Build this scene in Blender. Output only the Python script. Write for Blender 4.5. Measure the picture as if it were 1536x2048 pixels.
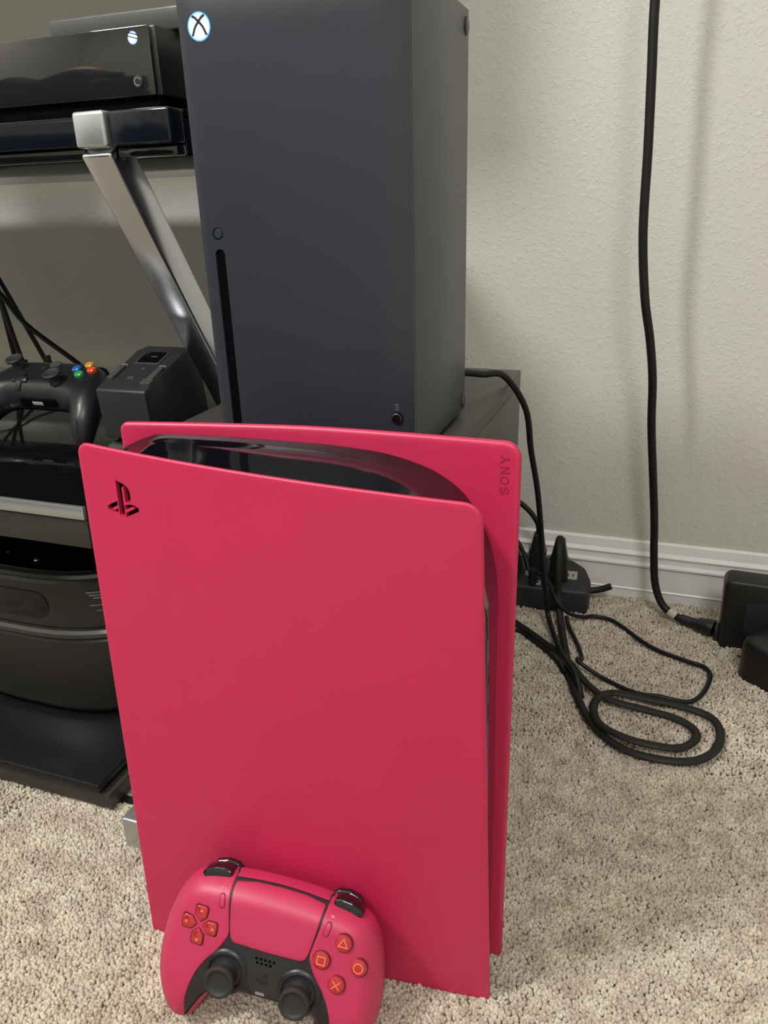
import bpy, bmesh, math, random
import numpy as np
from mathutils import Vector, Matrix
from mathutils.geometry import delaunay_2d_cdt
for o in list(bpy.data.objects): bpy.data.objects.remove(o)
random.seed(7); rng = np.random.default_rng(7)
scn = bpy.context.scene
COL = scn.collection
PI = math.pi

# ------------------------------------------------------------------ camera
cam_d = bpy.data.cameras.new('camera'); cam = bpy.data.objects.new('camera', cam_d); COL.objects.link(cam)
RX = Vector((0.94096522, 0.33724586, -0.02914928)); DN = Vector((0.10216836, -0.3650471, -0.925366)); FW = Vector((-0.32271671, 0.86775909, -0.37795248))
cam.matrix_world = Matrix(((RX.x, -DN.x, -FW.x, 0), (RX.y, -DN.y, -FW.y, 0), (RX.z, -DN.z, -FW.z, .5205), (0, 0, 0, 1)))
cam_d.sensor_fit = 'VERTICAL'; cam_d.sensor_height = 36; cam_d.sensor_width = 27; cam_d.lens = 36 * 1530 / 2048
cam_d.clip_start = .01
scn.camera = cam

# ------------------------------------------------------------------ world, lights, exposure
wd = bpy.data.worlds.new('world'); scn.world = wd; wd.use_nodes = True
wd.node_tree.nodes['Background'].inputs[0].default_value = (.75, .8, .9, 1)
wd.node_tree.nodes['Background'].inputs[1].default_value = .2
scn.view_settings.view_transform = 'Standard'; scn.view_settings.look = 'None'
scn.view_settings.exposure = .38; scn.view_settings.gamma = 1; scn.view_settings.use_curve_mapping = False
def point_light(name, loc, power, radius, color):
    d = bpy.data.lights.new(name, 'POINT'); d.energy = power; d.shadow_soft_size = radius; d.color = color
    o = bpy.data.objects.new(name, d); COL.objects.link(o); o.location = loc; return o
def area_light(name, loc, rot, power, size, color):
    d = bpy.data.lights.new(name, 'AREA'); d.energy = power; d.shape = 'DISK'; d.size = size; d.color = color
    o = bpy.data.objects.new(name, d); COL.objects.link(o); o.location = loc; o.rotation_euler = rot; return o
point_light('lamp_light', (-.98, -.40, 1.75), 64, .13, (1, .975, .945))
area_light('overhead_fill_light', (.6, -1.3, 2.38), (0, 0, 0), 27, .7, (1, .985, .97))  # soft overhead fill, added to lift the shadows

# ------------------------------------------------------------------ materials
def lin(r, g, b):
    f = lambda c: (c / 255 / 12.92) if c / 255 <= .04045 else ((c / 255 + .055) / 1.055) ** 2.4
    return (f(r), f(g), f(b), 1)
def mat(name, col, rough=.5, metal=0, spec=.5, noise=0, nscale=80, bump=0, bscale=400, coat=0, emit=None, estr=0, coat_rough=.05, bdist=.001, transmission=0):
    m = bpy.data.materials.new(name); m.use_nodes = True; nt = m.node_tree; b = nt.nodes['Principled BSDF']
    b.inputs['Base Color'].default_value = col; b.inputs['Roughness'].default_value = rough; b.inputs['Metallic'].default_value = metal
    b.inputs['Specular IOR Level'].default_value = spec; b.inputs['Coat Weight'].default_value = coat; b.inputs['Coat Roughness'].default_value = coat_rough
    b.inputs['Transmission Weight'].default_value = transmission
    if emit: b.inputs['Emission Color'].default_value = emit; b.inputs['Emission Strength'].default_value = estr
    tc = nt.nodes.new('ShaderNodeTexCoord')
    if noise:
        n = nt.nodes.new('ShaderNodeTexNoise'); n.inputs['Scale'].default_value = nscale; n.inputs['Detail'].default_value = 4
        nt.links.new(tc.outputs['Object'], n.inputs['Vector'])
        r = nt.nodes.new('ShaderNodeMapRange'); r.inputs[1].default_value = .3; r.inputs[2].default_value = .7; r.inputs[3].default_value = 1 - noise; r.inputs[4].default_value = 1 + noise
        nt.links.new(n.outputs['Fac'], r.inputs[0])
        mx = nt.nodes.new('ShaderNodeMix'); mx.data_type = 'RGBA'; mx.blend_type = 'MULTIPLY'; mx.inputs[0].default_value = 1
        mx.inputs[6].default_value = col; nt.links.new(r.outputs[0], mx.inputs[7]); nt.links.new(mx.outputs[2], b.inputs['Base Color'])
    if bump:
        n2 = nt.nodes.new('ShaderNodeTexNoise'); n2.inputs['Scale'].default_value = bscale; n2.inputs['Detail'].default_value = 3
        nt.links.new(tc.outputs['Object'], n2.inputs['Vector'])
        bp = nt.nodes.new('ShaderNodeBump'); bp.inputs['Strength'].default_value = bump; bp.inputs['Distance'].default_value = bdist
        nt.links.new(n2.outputs['Fac'], bp.inputs['Height']); nt.links.new(bp.outputs[0], b.inputs['Normal'])
    return m
M = {}
M['red'] = mat('satin_crimson_plastic', (.545, .019, .083, 1), .40, spec=.6, noise=.02, nscale=30, bump=.04, bscale=2500, bdist=.0003)
M['red_pad'] = mat('matte_crimson_plastic', (.50, .026, .092, 1), .45, spec=.6, noise=.02, nscale=60, bump=.05, bscale=3000, bdist=.0003)
M['red_glass'] = mat('clear_red_plastic', (.40, .016, .024, 1), .1, coat=1)
M['glyph'] = mat('printed_coral_symbol', lin(255, 120, 90), .4)
M['glyph_white'] = mat('printed_pale_symbol', lin(235, 190, 190), .5)
M['piano'] = mat('piano_black_plastic', (.004, .004, .006, 1), .05, coat=.6, coat_rough=.02)
M['console_gloss'] = mat('console_gloss_black', (.0035, .0035, .006, 1), .06)
M['flat_gloss'] = mat('smoked_gloss_front', (.012, .012, .013, 1), .05, coat=1)
M['blk'] = mat('satin_black_plastic', (.012, .012, .014, 1), .35, bump=.04, bscale=3000, bdist=.0002)
M['blk_matte'] = mat('matte_black_plastic', (.018, .018, .02, 1), .5, noise=.1, nscale=120, bump=.08, bscale=2500, bdist=.0003)
M['tower'] = mat('charcoal_tower_plastic', (.022, .027, .038, 1), .36, noise=.04, nscale=20, bump=.03, bscale=3500, bdist=.0002)
M['dark'] = mat('shade_and_part_black', (.0015, .0015, .002, 1), .8, spec=.05)  # near-black standing in for depth shade in slots and holes; also plain dark parts
M['base_matte'] = mat('black_satin_glass', (.007, .007, .009, 1), .3, spec=.4)
M['adapter'] = mat('adapter_black_plastic', (.006, .006, .007, 1), .42)
M['rubber'] = mat('black_rubber', (.016, .016, .017, 1), .6, bump=.1, bscale=2000, bdist=.0003)
M['cable'] = mat('black_cable_jacket', (.0055, .0055, .006, 1), .48, spec=.35)
M['cord_flat'] = mat('black_flat_cable_jacket', (.0085, .0085, .0075, 1), .55, spec=.35)
M['wood'] = mat('charcoal_laminate', (.050, .047, .043, 1), .42, noise=.08, nscale=60, bump=.05, bscale=900, bdist=.0003)
M['glass_black'] = mat('black_glass', (.004, .004, .005, 1), .06, coat=.5)
M['chrome'] = mat('polished_chrome', (.60, .62, .67, 1), .22, metal=1)
M['alu'] = mat('brushed_silver_metal', (.55, .58, .60, 1), .32, metal=.85)
M['rail'] = mat('gloss_black_lacquer', (.004, .007, .012, 1), .14, spec=.4)
M['fascia'] = mat('dark_brown_black_laminate', (.035, .032, .028, 1), .35, noise=.06, nscale=40)
M['appl'] = mat('black_appliance_plastic', (.016, .015, .013, 1), .38, bump=.03, bscale=1500, bdist=.0002)
M['appl_ring'] = mat('dark_steel_ring', (.09, .09, .085, 1), .28, metal=.7)
M['label'] = mat('pale_print', (.20, .20, .19, 1), .6)
M['cream'] = mat('cream_outlet_plastic', (.36, .34, .29, 1), .5)
M['velcro'] = mat('cream_tie_strap', (.55, .50, .42, 1), .8, bump=.3, bscale=1500)
M['glow'] = mat('white_power_light', (.8, .9, 1, 1), .5, emit=(.62, .86, 1, 1), estr=3.2)
M['glow_blue'] = mat('blue_bloom_ring', (.05, .2, .6, 1), .5, emit=(.06, .32, 1, 1), estr=.9)  # emissive blue painted as the glow around the power logos
M['btn_g'] = mat('green_letter_button', (.02, .35, .08, 1), .2, coat=.5)
M['btn_b'] = mat('blue_letter_button', (.02, .13, .45, 1), .2, coat=.5)
M['btn_y'] = mat('amber_letter_button', (.55, .28, .03, 1), .2, coat=.5)
M['btn_r'] = mat('red_letter_button', (.70, .07, .02, 1), .2, coat=.5)
M['grey_dev'] = mat('grey_plastic_case', (.06, .06, .058, 1), .35)
M['maroon'] = mat('recessed_black_fin', (.010, .008, .010, 1), .22, coat=.3)
M['trim'] = mat('white_semi_gloss_paint', (.80, .79, .76, 1), .35, noise=.04, nscale=25, bump=.05, bscale=200)
M['ceil'] = mat('white_ceiling_paint', (.72, .71, .68, 1), .9)

def wall_material():
    m = bpy.data.materials.new('orange_peel_wall_paint'); m.use_nodes = True; nt = m.node_tree; b = nt.nodes['Principled BSDF']
    b.inputs['Roughness'].default_value = .62; b.inputs['Base Color'].default_value = (.60, .595, .540, 1); b.inputs['Specular IOR Level'].default_value = .35
    tc = nt.nodes.new('ShaderNodeTexCoord')
    n = nt.nodes.new('ShaderNodeTexNoise'); n.inputs['Scale'].default_value = 210; n.inputs['Detail'].default_value = 2.5; n.inputs['Roughness'].default_value = .5; n.inputs['Distortion'].default_value = .6
    nt.links.new(tc.outputs['Object'], n.inputs['Vector'])
    cr = nt.nodes.new('ShaderNodeValToRGB'); cr.color_ramp.elements[0].position = .50; cr.color_ramp.elements[1].position = .66
    nt.links.new(n.outputs['Fac'], cr.inputs['Fac'])
    n2 = nt.nodes.new('ShaderNodeTexNoise'); n2.inputs['Scale'].default_value = 30; n2.inputs['Detail'].default_value = 3
    nt.links.new(tc.outputs['Object'], n2.inputs['Vector'])
    ad = nt.nodes.new('ShaderNodeMath'); ad.operation = 'MULTIPLY_ADD'; ad.inputs[1].default_value = .8
    nt.links.new(n2.outputs['Fac'], ad.inputs[0]); nt.links.new(cr.outputs['Color'], ad.inputs[2])
    bp = nt.nodes.new('ShaderNodeBump'); bp.inputs['Strength'].default_value = .36; bp.inputs['Distance'].default_value = .0009
    nt.links.new(ad.outputs[0], bp.inputs['Height']); nt.links.new(bp.outputs[0], b.inputs['Normal'])
    return m
M['wall'] = wall_material()

def carpet_material(name, inst):
    m = bpy.data.materials.new(name); m.use_nodes = True; nt = m.node_tree; b = nt.nodes['Principled BSDF']
    b.inputs['Roughness'].default_value = .9; b.inputs['Specular IOR Level'].default_value = .15
    b.inputs['Sheen Weight'].default_value = .25
    geo = nt.nodes.new('ShaderNodeNewGeometry')
    n = nt.nodes.new('ShaderNodeTexNoise'); n.inputs['Scale'].default_value = 45; n.inputs['Detail'].default_value = 4
    nt.links.new(geo.outputs['Position'], n.inputs['Vector'])
    r1 = nt.nodes.new('ShaderNodeValToRGB')
    r1.color_ramp.elements[0].position = .35; r1.color_ramp.elements[0].color = (.465, .400, .325, 1)
    r1.color_ramp.elements[1].position = .62; r1.color_ramp.elements[1].color = (.615, .565, .480, 1)
    nt.links.new(n.outputs['Fac'], r1.inputs['Fac'])
    mx = nt.nodes.new('ShaderNodeMix'); mx.data_type = 'RGBA'; mx.blend_type = 'MULTIPLY'; mx.inputs[0].default_value = 1
    nt.links.new(r1.outputs['Color'], mx.inputs[6])
    if inst:
        oi = nt.nodes.new('ShaderNodeObjectInfo'); r2 = nt.nodes.new('ShaderNodeValToRGB')
        e = r2.color_ramp.elements; e[0].position = 0; e[0].color = (.74, .68, .62, 1); e[1].position = 1; e[1].color = (1.12, 1.1, 1.06, 1)
        k = e.new(.12); k.color = (.86, .84, .80, 1)
        nt.links.new(oi.outputs['Random'], r2.inputs['Fac']); nt.links.new(r2.outputs['Color'], mx.inputs[7])
    else:
        mx.inputs[7].default_value = (.88, .86, .83, 1)
        v = nt.nodes.new('ShaderNodeTexVoronoi'); v.inputs['Scale'].default_value = 330; nt.links.new(geo.outputs['Position'], v.inputs['Vector'])
        bp = nt.nodes.new('ShaderNodeBump'); bp.invert = True; bp.inputs['Strength'].default_value = .8; bp.inputs['Distance'].default_value = .003
        nt.links.new(v.outputs['Distance'], bp.inputs['Height']); nt.links.new(bp.outputs[0], b.inputs['Normal'])
    nt.links.new(mx.outputs[2], b.inputs['Base Color'])
    return m
M['carpet'] = carpet_material('beige_carpet_backing', False)
M['tuft'] = carpet_material('beige_carpet_yarn', True)

# ------------------------------------------------------------------ helpers
def link(name, me, m, parent=None, angle=35):
    if m is not None and not me.materials: me.materials.append(M[m])
    if angle:
        me.polygons.foreach_set('use_smooth', [True] * len(me.polygons)); me.set_sharp_from_angle(angle=math.radians(angle))
    o = bpy.data.objects.new(name, me); COL.objects.link(o)
    if parent is not None: o.parent = parent
    return o
def from_data(name, v, f, m, parent=None, angle=35, merge=0):
    me = bpy.data.meshes.new(name); me.from_pydata([tuple(map(float, p)) for p in v], [], [tuple(map(int, q)) for q in f]); me.update()
    bm = bmesh.new(); bm.from_mesh(me)
    if merge: bmesh.ops.remove_doubles(bm, verts=bm.verts, dist=merge)
    bmesh.ops.recalc_face_normals(bm, faces=bm.faces); bm.to_mesh(me); bm.free()
    return link(name, me, m, parent, angle)
def tag(o, label, cat, group=None):
    o['label'] = label; o['category'] = cat
    if group: o['group'] = group
    return o
def thing(name, label, cat, loc=(0, 0, 0), rotz=0, group=None):
    o = bpy.data.objects.new(name, None); COL.objects.link(o); o.empty_display_size = .02
    o.location = loc; o.rotation_euler = (0, 0, rotz); return tag(o, label, cat, group)
def struct(o): o['kind'] = 'structure'; return o
def bx(name, x0, x1, y0, y1, z0, z1, m, parent=None, bev=.001, seg=2):
    bm = bmesh.new(); bmesh.ops.create_cube(bm, size=1)
    for v in bm.verts: v.co = Vector(((x0 + x1) / 2 + v.co.x * (x1 - x0), (y0 + y1) / 2 + v.co.y * (y1 - y0), (z0 + z1) / 2 + v.co.z * (z1 - z0)))
    if bev: bmesh.ops.bevel(bm, geom=bm.edges[:], offset=bev, segments=seg, affect='EDGES', profile=.5)
    me = bpy.data.meshes.new(name); bm.to_mesh(me); bm.free()
    return link(name, me, m, parent)
def hexa(name, quad_a, quad_b, m, parent=None, bev=.001, seg=2):
    """box between two quads (same winding)"""
    bm = bmesh.new(); a = [bm.verts.new(p) for p in quad_a]; b = [bm.verts.new(p) for p in quad_b]
    bm.faces.new(a[::-1]); bm.faces.new(b)
    for i in range(4): bm.faces.new((a[i], a[(i + 1) % 4], b[(i + 1) % 4], b[i]))
    bmesh.ops.recalc_face_normals(bm, faces=bm.faces)
    if bev: bmesh.ops.bevel(bm, geom=bm.edges[:], offset=bev, segments=seg, affect='EDGES', profile=.5)
    me = bpy.data.meshes.new(name); bm.to_mesh(me); bm.free()
    return link(name, me, m, parent)
def catmull(pts, n=8, closed=False):
    P = [Vector(p) for p in pts]; out = []; N = len(P)
    for i in range(N if closed else N - 1):
        g = lambda k: P[k % N] if closed else P[max(0, min(N - 1, k))]
        a, b, c, d = g(i - 1), g(i), g(i + 1), g(i + 2)
        for k in range(n):
            t = k / n
            out.append(.5 * ((2 * b) + (c - a) * t + (2 * a - 5 * b + 4 * c - d) * t * t + (3 * b - a - 3 * c + d) * t ** 3))
    if not closed: out.append(P[-1])
    return out
def tube(name, pts, rad, m, parent=None, seg=10, sub=8, flat=1.0, cap=True, radii=None):
    """swept cable; flat<1 squeezes the section in world z (lying flat cable)"""
    C_ = catmull(pts, sub) if sub > 1 else [Vector(p) for p in pts]
    v, f = [], []; n = len(C_)
    for i, p in enumerate(C_):
        t = (C_[min(i + 1, n - 1)] - C_[max(i - 1, 0)]).normalized()
        if i == 0 or (flat < 1 and abs(t.z) < .9):
            s = t.cross(Vector((0, 0, 1)) if abs(t.z) < .9 else Vector((0, -1, 0))).normalized()
            if i and s.dot(prev) < 0: s = -s
        else: s = (prev - t * prev.dot(t)).normalized()
        prev = s; u = s.cross(t).normalized()
        r = rad if radii is None else radii[min(len(radii) - 1, int(round(i / (n - 1) * (len(radii) - 1))))]
        for k in range(seg):
            a = 2 * PI * k / seg; v.append(p + s * (r * math.cos(a)) + u * (r * flat * math.sin(a)))
    for i in range(n - 1):
        for k in range(seg):
            f.append((i * seg + k, i * seg + (k + 1) % seg, (i + 1) * seg + (k + 1) % seg, (i + 1) * seg + k))
    if cap: f.append(tuple(range(seg))[::-1]); f.append(tuple((n - 1) * seg + k for k in range(seg)))
    return from_data(name, v, f, m, parent, 50)
def lathe(name, prof, m, parent=None, seg=32, basis=None, sx=1, sy=1, power=2.0, angle=35):
    """prof: (r, h); basis: 4x4 placing local z as axis; power>2 gives a superellipse plan"""
    v, f = [], []; n = len(prof)
    for r, h in prof:
        for k in range(seg):
            a = 2 * PI * k / seg; c, s = math.cos(a), math.sin(a); e = 2 / power
            v.append(Vector((r * sx * math.copysign(abs(c) ** e, c), r * sy * math.copysign(abs(s) ** e, s), h)))
    for i in range(n - 1):
        for k in range(seg): f.append((i * seg + k, i * seg + (k + 1) % seg, (i + 1) * seg + (k + 1) % seg, (i + 1) * seg + k))
    if prof[0][0] > 1e-6: f.append(tuple(range(seg))[::-1])
    if prof[-1][0] > 1e-6: f.append(tuple((n - 1) * seg + k for k in range(seg)))
    if basis is not None: v = [basis @ p for p in v]
    return from_data(name, v, f, m, parent, angle, merge=1e-6)
def round_poly(pts, rad, seg=8):
    out = []; n = len(pts)
    for i in range(n):
        p = Vector(pts[i][:2]); a = Vector(pts[i - 1][:2]); b = Vector(pts[(i + 1) % n][:2]); r = rad[i] if hasattr(rad, '__len__') else rad
        if r <= 0: out.append(tuple(p)); continue
        da, db = (a - p).normalized(), (b - p).normalized(); ang = da.angle(db)
        t = min(r / math.tan(ang / 2), .49 * min((a - p).length, (b - p).length)); rr = t * math.tan(ang / 2)
        c = p + (da + db).normalized() * (rr / math.sin(ang / 2)); s = p + da * t - c; e = p + db * t - c
        a0 = math.atan2(s.y, s.x); da_ = (math.atan2(e.y, e.x) - a0 + PI) % (2 * PI) - PI
        for k in range(seg + 1): out.append((c.x + rr * math.cos(a0 + da_ * k / seg), c.y + rr * math.sin(a0 + da_ * k / seg)))
    return out
def resample(poly, step):
    P = [np.array(p[:2], float) for p in poly]; out = []
    for i in range(len(P)):
        a, b = P[i], P[(i + 1) % len(P)]; L = np.linalg.norm(b - a)
        if L < 1e-9: continue
        n = max(1, int(round(L / step)))
        for k in range(n): out.append(a + (b - a) * k / n)
    return np.array(out)
def seg_dist(pts, poly):
    pts = np.asarray(pts, float); a = np.asarray(poly, float); b = np.roll(a, -1, 0); d = np.full(len(pts), 1e9)
    ab = b - a; L2 = (ab ** 2).sum(1) + 1e-18
    for s in range(0, len(pts), 2000):
        p = pts[s:s + 2000]; t = np.clip(((p[:, None, :] - a) * ab).sum(2) / L2, 0, 1)
        q = a + t[..., None] * ab; d[s:s + 2000] = np.sqrt(((p[:, None, :] - q) ** 2).sum(2)).min(1)
    return d
def inside(pts, poly):
    pts = np.asarray(pts, float); poly = np.asarray(poly, float); r = np.zeros(len(pts), bool); n = len(poly); j = n - 1
    x, y = pts[:, 0], pts[:, 1]
    for i in range(n):
        xi, yi = poly[i]; xj, yj = poly[j]
        c = ((yi > y) != (yj > y)) & (x < (xj - xi) * (y - yi) / (yj - yi + 1e-30) + xi); r ^= c; j = i
    return r
def cdt(outer, holes=(), rings=(), grid=0, extra=None):
    """triangulate a 2D region; rings = inward offsets that get their own rows of points"""
    outer = np.asarray(outer, float); V = [outer]; E = []; base = 0
    def loop(n, b): return [(b + i, b + (i + 1) % n) for i in range(n)]
    E += loop(len(outer), 0); base = len(outer)
    for hpoly in holes: hpoly = np.asarray(hpoly, float); V.append(hpoly); E += loop(len(hpoly), base); base += len(hpoly)
    cand = []
    nx = np.roll(outer, -1, 0) - np.roll(outer, 1, 0); nn = np.stack([-nx[:, 1], nx[:, 0]], 1); nn /= np.linalg.norm(nn, axis=1)[:, None] + 1e-12
    if not inside(outer[:1] + nn[:1] * 1e-5, outer)[0]: nn = -nn
    for d in rings:
        q = outer + nn * d; ok = inside(q, outer) & (seg_dist(q, outer) > d * .93); cand.append(q[ok])
    if grid:
        lo, hi = outer.min(0), outer.max(0); gx, gy = np.meshgrid(np.arange(lo[0] + grid * .5, hi[0], grid), np.arange(lo[1] + grid * .5, hi[1], grid))
        q = np.stack([gx.ravel(), gy.ravel()], 1); q = q[inside(q, outer)]; mind = (max(rings) if len(rings) else 0) + grid * .4; q = q[seg_dist(q, outer) > mind]; cand.append(q)
    if extra is not None and len(extra): q = np.asarray(extra); q = q[inside(q, outer)]; q = q[seg_dist(q, outer) > 1e-4]; cand.append(q)
    if cand:
        q = np.concatenate(cand)
        for hpoly in holes: q = q[~inside(q, hpoly)]; q = q[seg_dist(q, hpoly) > grid * .15 + 1e-5]
        V.append(q)
    V = np.concatenate(V)
    vo, eo, fo, *_ = delaunay_2d_cdt([Vector(p) for p in V], E, [], 0, 1e-7)
    vo = np.array([tuple(p) for p in vo]); fo = np.array([t for t in fo if len(t) == 3]); c = vo[fo].mean(1)
    ok = inside(c, outer)
    for hpoly in holes: ok &= ~inside(c, hpoly)
    fo = fo[ok]
    cnt = {}
    for t in fo:
        for a, b in ((t[0], t[1]), (t[1], t[2]), (t[2], t[0])): cnt.setdefault((min(a, b), max(a, b)), []).append((a, b))
    be = [l[0] for l in cnt.values() if len(l) == 1]
    return vo, fo, be
def slab(name, outer, front, back, place, m, parent=None, holes=(), rings=(), grid=0, extra=None, angle=35, pillow=False):
    """solid between height fields front(p,d) and back(p,d) over a 2D outline; place(p2, h) -> 3D"""
    V, F, B = cdt(outer, holes, rings, grid, extra); d = seg_dist(V, outer)
    d[d < 1e-6] = 0
    hf = front(V, d); hb = back(V, d); n = len(V)
    vv = [place(V[i], hf[i]) for i in range(n)] + [place(V[i], hb[i]) for i in range(n)]
    ff = [tuple(t) for t in F] + [(t[0] + n, t[2] + n, t[1] + n) for t in F]
    if not pillow: ff += [(b, a, a + n, b + n) for a, b in B]
    return from_data(name, vv, ff, m, parent, angle, merge=1e-7 if not pillow else 2e-6)
def rim(r):
    return lambda d: r - np.sqrt(np.maximum(r * r - np.maximum(r - d, 0) ** 2, 0))
def ribbon(name, lines, width, h0, h1, place, m, parent=None, closed=()):
    """raised strokes along 2D polylines"""
    v, f = [], []
    for li, line in enumerate(lines):
        P = [Vector(p) for p in line]; n = len(P); cl = li in closed; b = len(v)
        for i, p in enumerate(P):
            a = P[i - 1] if (i > 0 or cl) else p; c = P[(i + 1) % n] if (i < n - 1 or cl) else p
            d1 = (p - a).normalized() if (p - a).length > 0 else (c - p).normalized(); d2 = (c - p).normalized() if (c - p).length > 0 else d1
            n1, n2 = Vector((-d1.y, d1.x)), Vector((-d2.y, d2.x)); mm = (n1 + n2); mm = mm.normalized() if mm.length > 1e-6 else n1
            k = width / 2 / max(.35, mm.dot(n1))
            for h in (h1, h0):
                v.append(place(tuple(p + mm * k), h)); v.append(place(tuple(p - mm * k), h))
        for i in range(n if cl else n - 1):
            j = (i + 1) % n; A, C_ = b + 4 * i, b + 4 * j
            f += [(A, C_, C_ + 1, A + 1), (A + 2, A + 3, C_ + 3, C_ + 2), (A, A + 2, C_ + 2, C_), (A + 1, C_ + 1, C_ + 3, A + 3)]
        if not cl:
            A, E_ = b, b + 4 * (n - 1); f += [(A, A + 1, A + 3, A + 2), (E_, E_ + 2, E_ + 3, E_ + 1)]
    return from_data(name, v, f, m, parent, 30)
def circle2(cx, cy, r, n=24, ry=None): return [(cx + r * math.cos(2 * PI * k / n), cy + (ry or r) * math.sin(2 * PI * k / n)) for k in range(n)]
def bez(p0, p1, p2, p3, n=8): return [tuple((1 - t) ** 3 * np.array(p0) + 3 * (1 - t) ** 2 * t * np.array(p1) + 3 * (1 - t) * t * t * np.array(p2) + t ** 3 * np.array(p3)) for t in [k / n for k in range(1, n + 1)]]
def emblem_polys():
    """station emblem outline in a 24 unit box, y down"""
    P = [(8.985, 2.596), (8.985, 20.144), (12.9, 21.405), (12.9, 6.688)]
    P += bez((12.9, 6.688), (12.9, 5.998), (13.204, 5.537), (13.694, 5.697), 4) + bez((13.694, 5.697), (14.33, 5.878), (14.454, 6.511), (14.454, 7.202), 4)
    P += [(14.454, 13.078)] + bez((14.454, 13.078), (16.895, 14.271), (18.816, 13.076), (18.816, 9.925)) + bez((18.816, 9.925), (18.816, 6.688), (17.69, 5.25), (14.378, 4.098)) + bez((14.378, 4.098), (13.071, 3.65), (10.65, 2.912), (8.987, 2.6), 5)[:-1]
    R = [(13.641, 18.838), (19.937, 16.563)] + bez((19.937, 16.563), (20.652, 16.305), (20.763, 15.938), (20.183, 15.745), 4) + bez((20.183, 15.745), (19.597, 15.553), (18.546, 15.606), (17.826, 15.868), 4)
    R += [(13.621, 17.367), (13.621, 14.982)] + bez((13.861, 14.897), (13.861, 14.897), (15.062, 14.477), (16.774, 14.282), 4) + bez((16.774, 14.282), (18.47, 14.102), (20.559, 14.311), (22.211, 14.943), 5)
    R += bez((22.211, 14.943), (24.059, 15.544), (24.252, 16.415), (23.787, 17.015), 5) + bez((23.787, 17.015), (23.322, 17.615), (22.165, 18.051), (22.165, 18.051), 4) + [(13.621, 21.158)]
    L = [(1.808, 18.6)] + bez((1.808, 18.6), (-.092, 18.055), (-.406, 16.932), (.456, 16.279), 5) + bez((.456, 16.279), (1.257, 15.694), (2.615, 15.228), (2.615, 15.228), 4) + [(8.231, 13.215), (8.231, 15.528), (4.205, 17.)]
    L += bez((4.205, 17.), (3.5, 17.271), (3.38, 17.632), (3.966, 17.826), 4) + bez((3.966, 17.826), (4.552, 18.021), (5.603, 17.976), (6.309, 17.706), 4) + [(8.247, 17.), (8.247, 19.074)] + bez((8.247, 19.074), (6.3, 19.5), (4., 19.3), (1.808, 18.6), 5)[:-1]
    return [P, R, L]

# ------------------------------------------------------------------ room
WY = 1.0075; XL, XR, YF, ZC = -2.0, 2.3, -2.7, 2.44; FZ = -.006
struct(bx('floor', XL, XR, YF, WY + .1, FZ - .05, FZ, 'carpet', bev=0))
struct(bx('wall_back', XL - .1, XR + .1, WY, WY + .1, FZ - .05, ZC, 'wall', bev=0))
struct(bx('wall_left', XL - .1, XL, YF, WY, FZ - .05, ZC, 'wall', bev=0))
struct(bx('wall_right', XR, XR + .1, YF, WY, FZ - .05, ZC, 'wall', bev=0))
struct(bx('wall_front', XL - .1, XR + .1, YF - .1, YF, FZ - .05, ZC, 'wall', bev=0))
struct(bx('ceiling', XL - .1, XR + .1, YF - .1, WY + .1, ZC, ZC + .1, 'ceil', bev=0))
# moulded baseboard: profile in (distance from wall, z) swept along the wall
bb = [(0, FZ), (.012, FZ), (.012, .010), (.0135, .012), (.012, .014), (.0115, .046), (.0145, .048), (.0145, .0505), (.0095, .053), (.009, .060), (.0115, .0625), (.0115, .064), (.007, .068), (.005, .0795), (.002, .0815), (0, .0815)]
vv, ff = [], []
for X in (XL, XR):
    for d, z in bb: vv.append((X, WY - d, z))
n = len(bb)
for i in range(n): ff.append((i, (i + 1) % n, n + (i + 1) % n, n + i))
ff += [tuple(range(n))[::-1], tuple(range(n, 2 * n))]
struct(from_data('baseboard_back', vv, ff, 'trim', None, 25))

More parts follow.
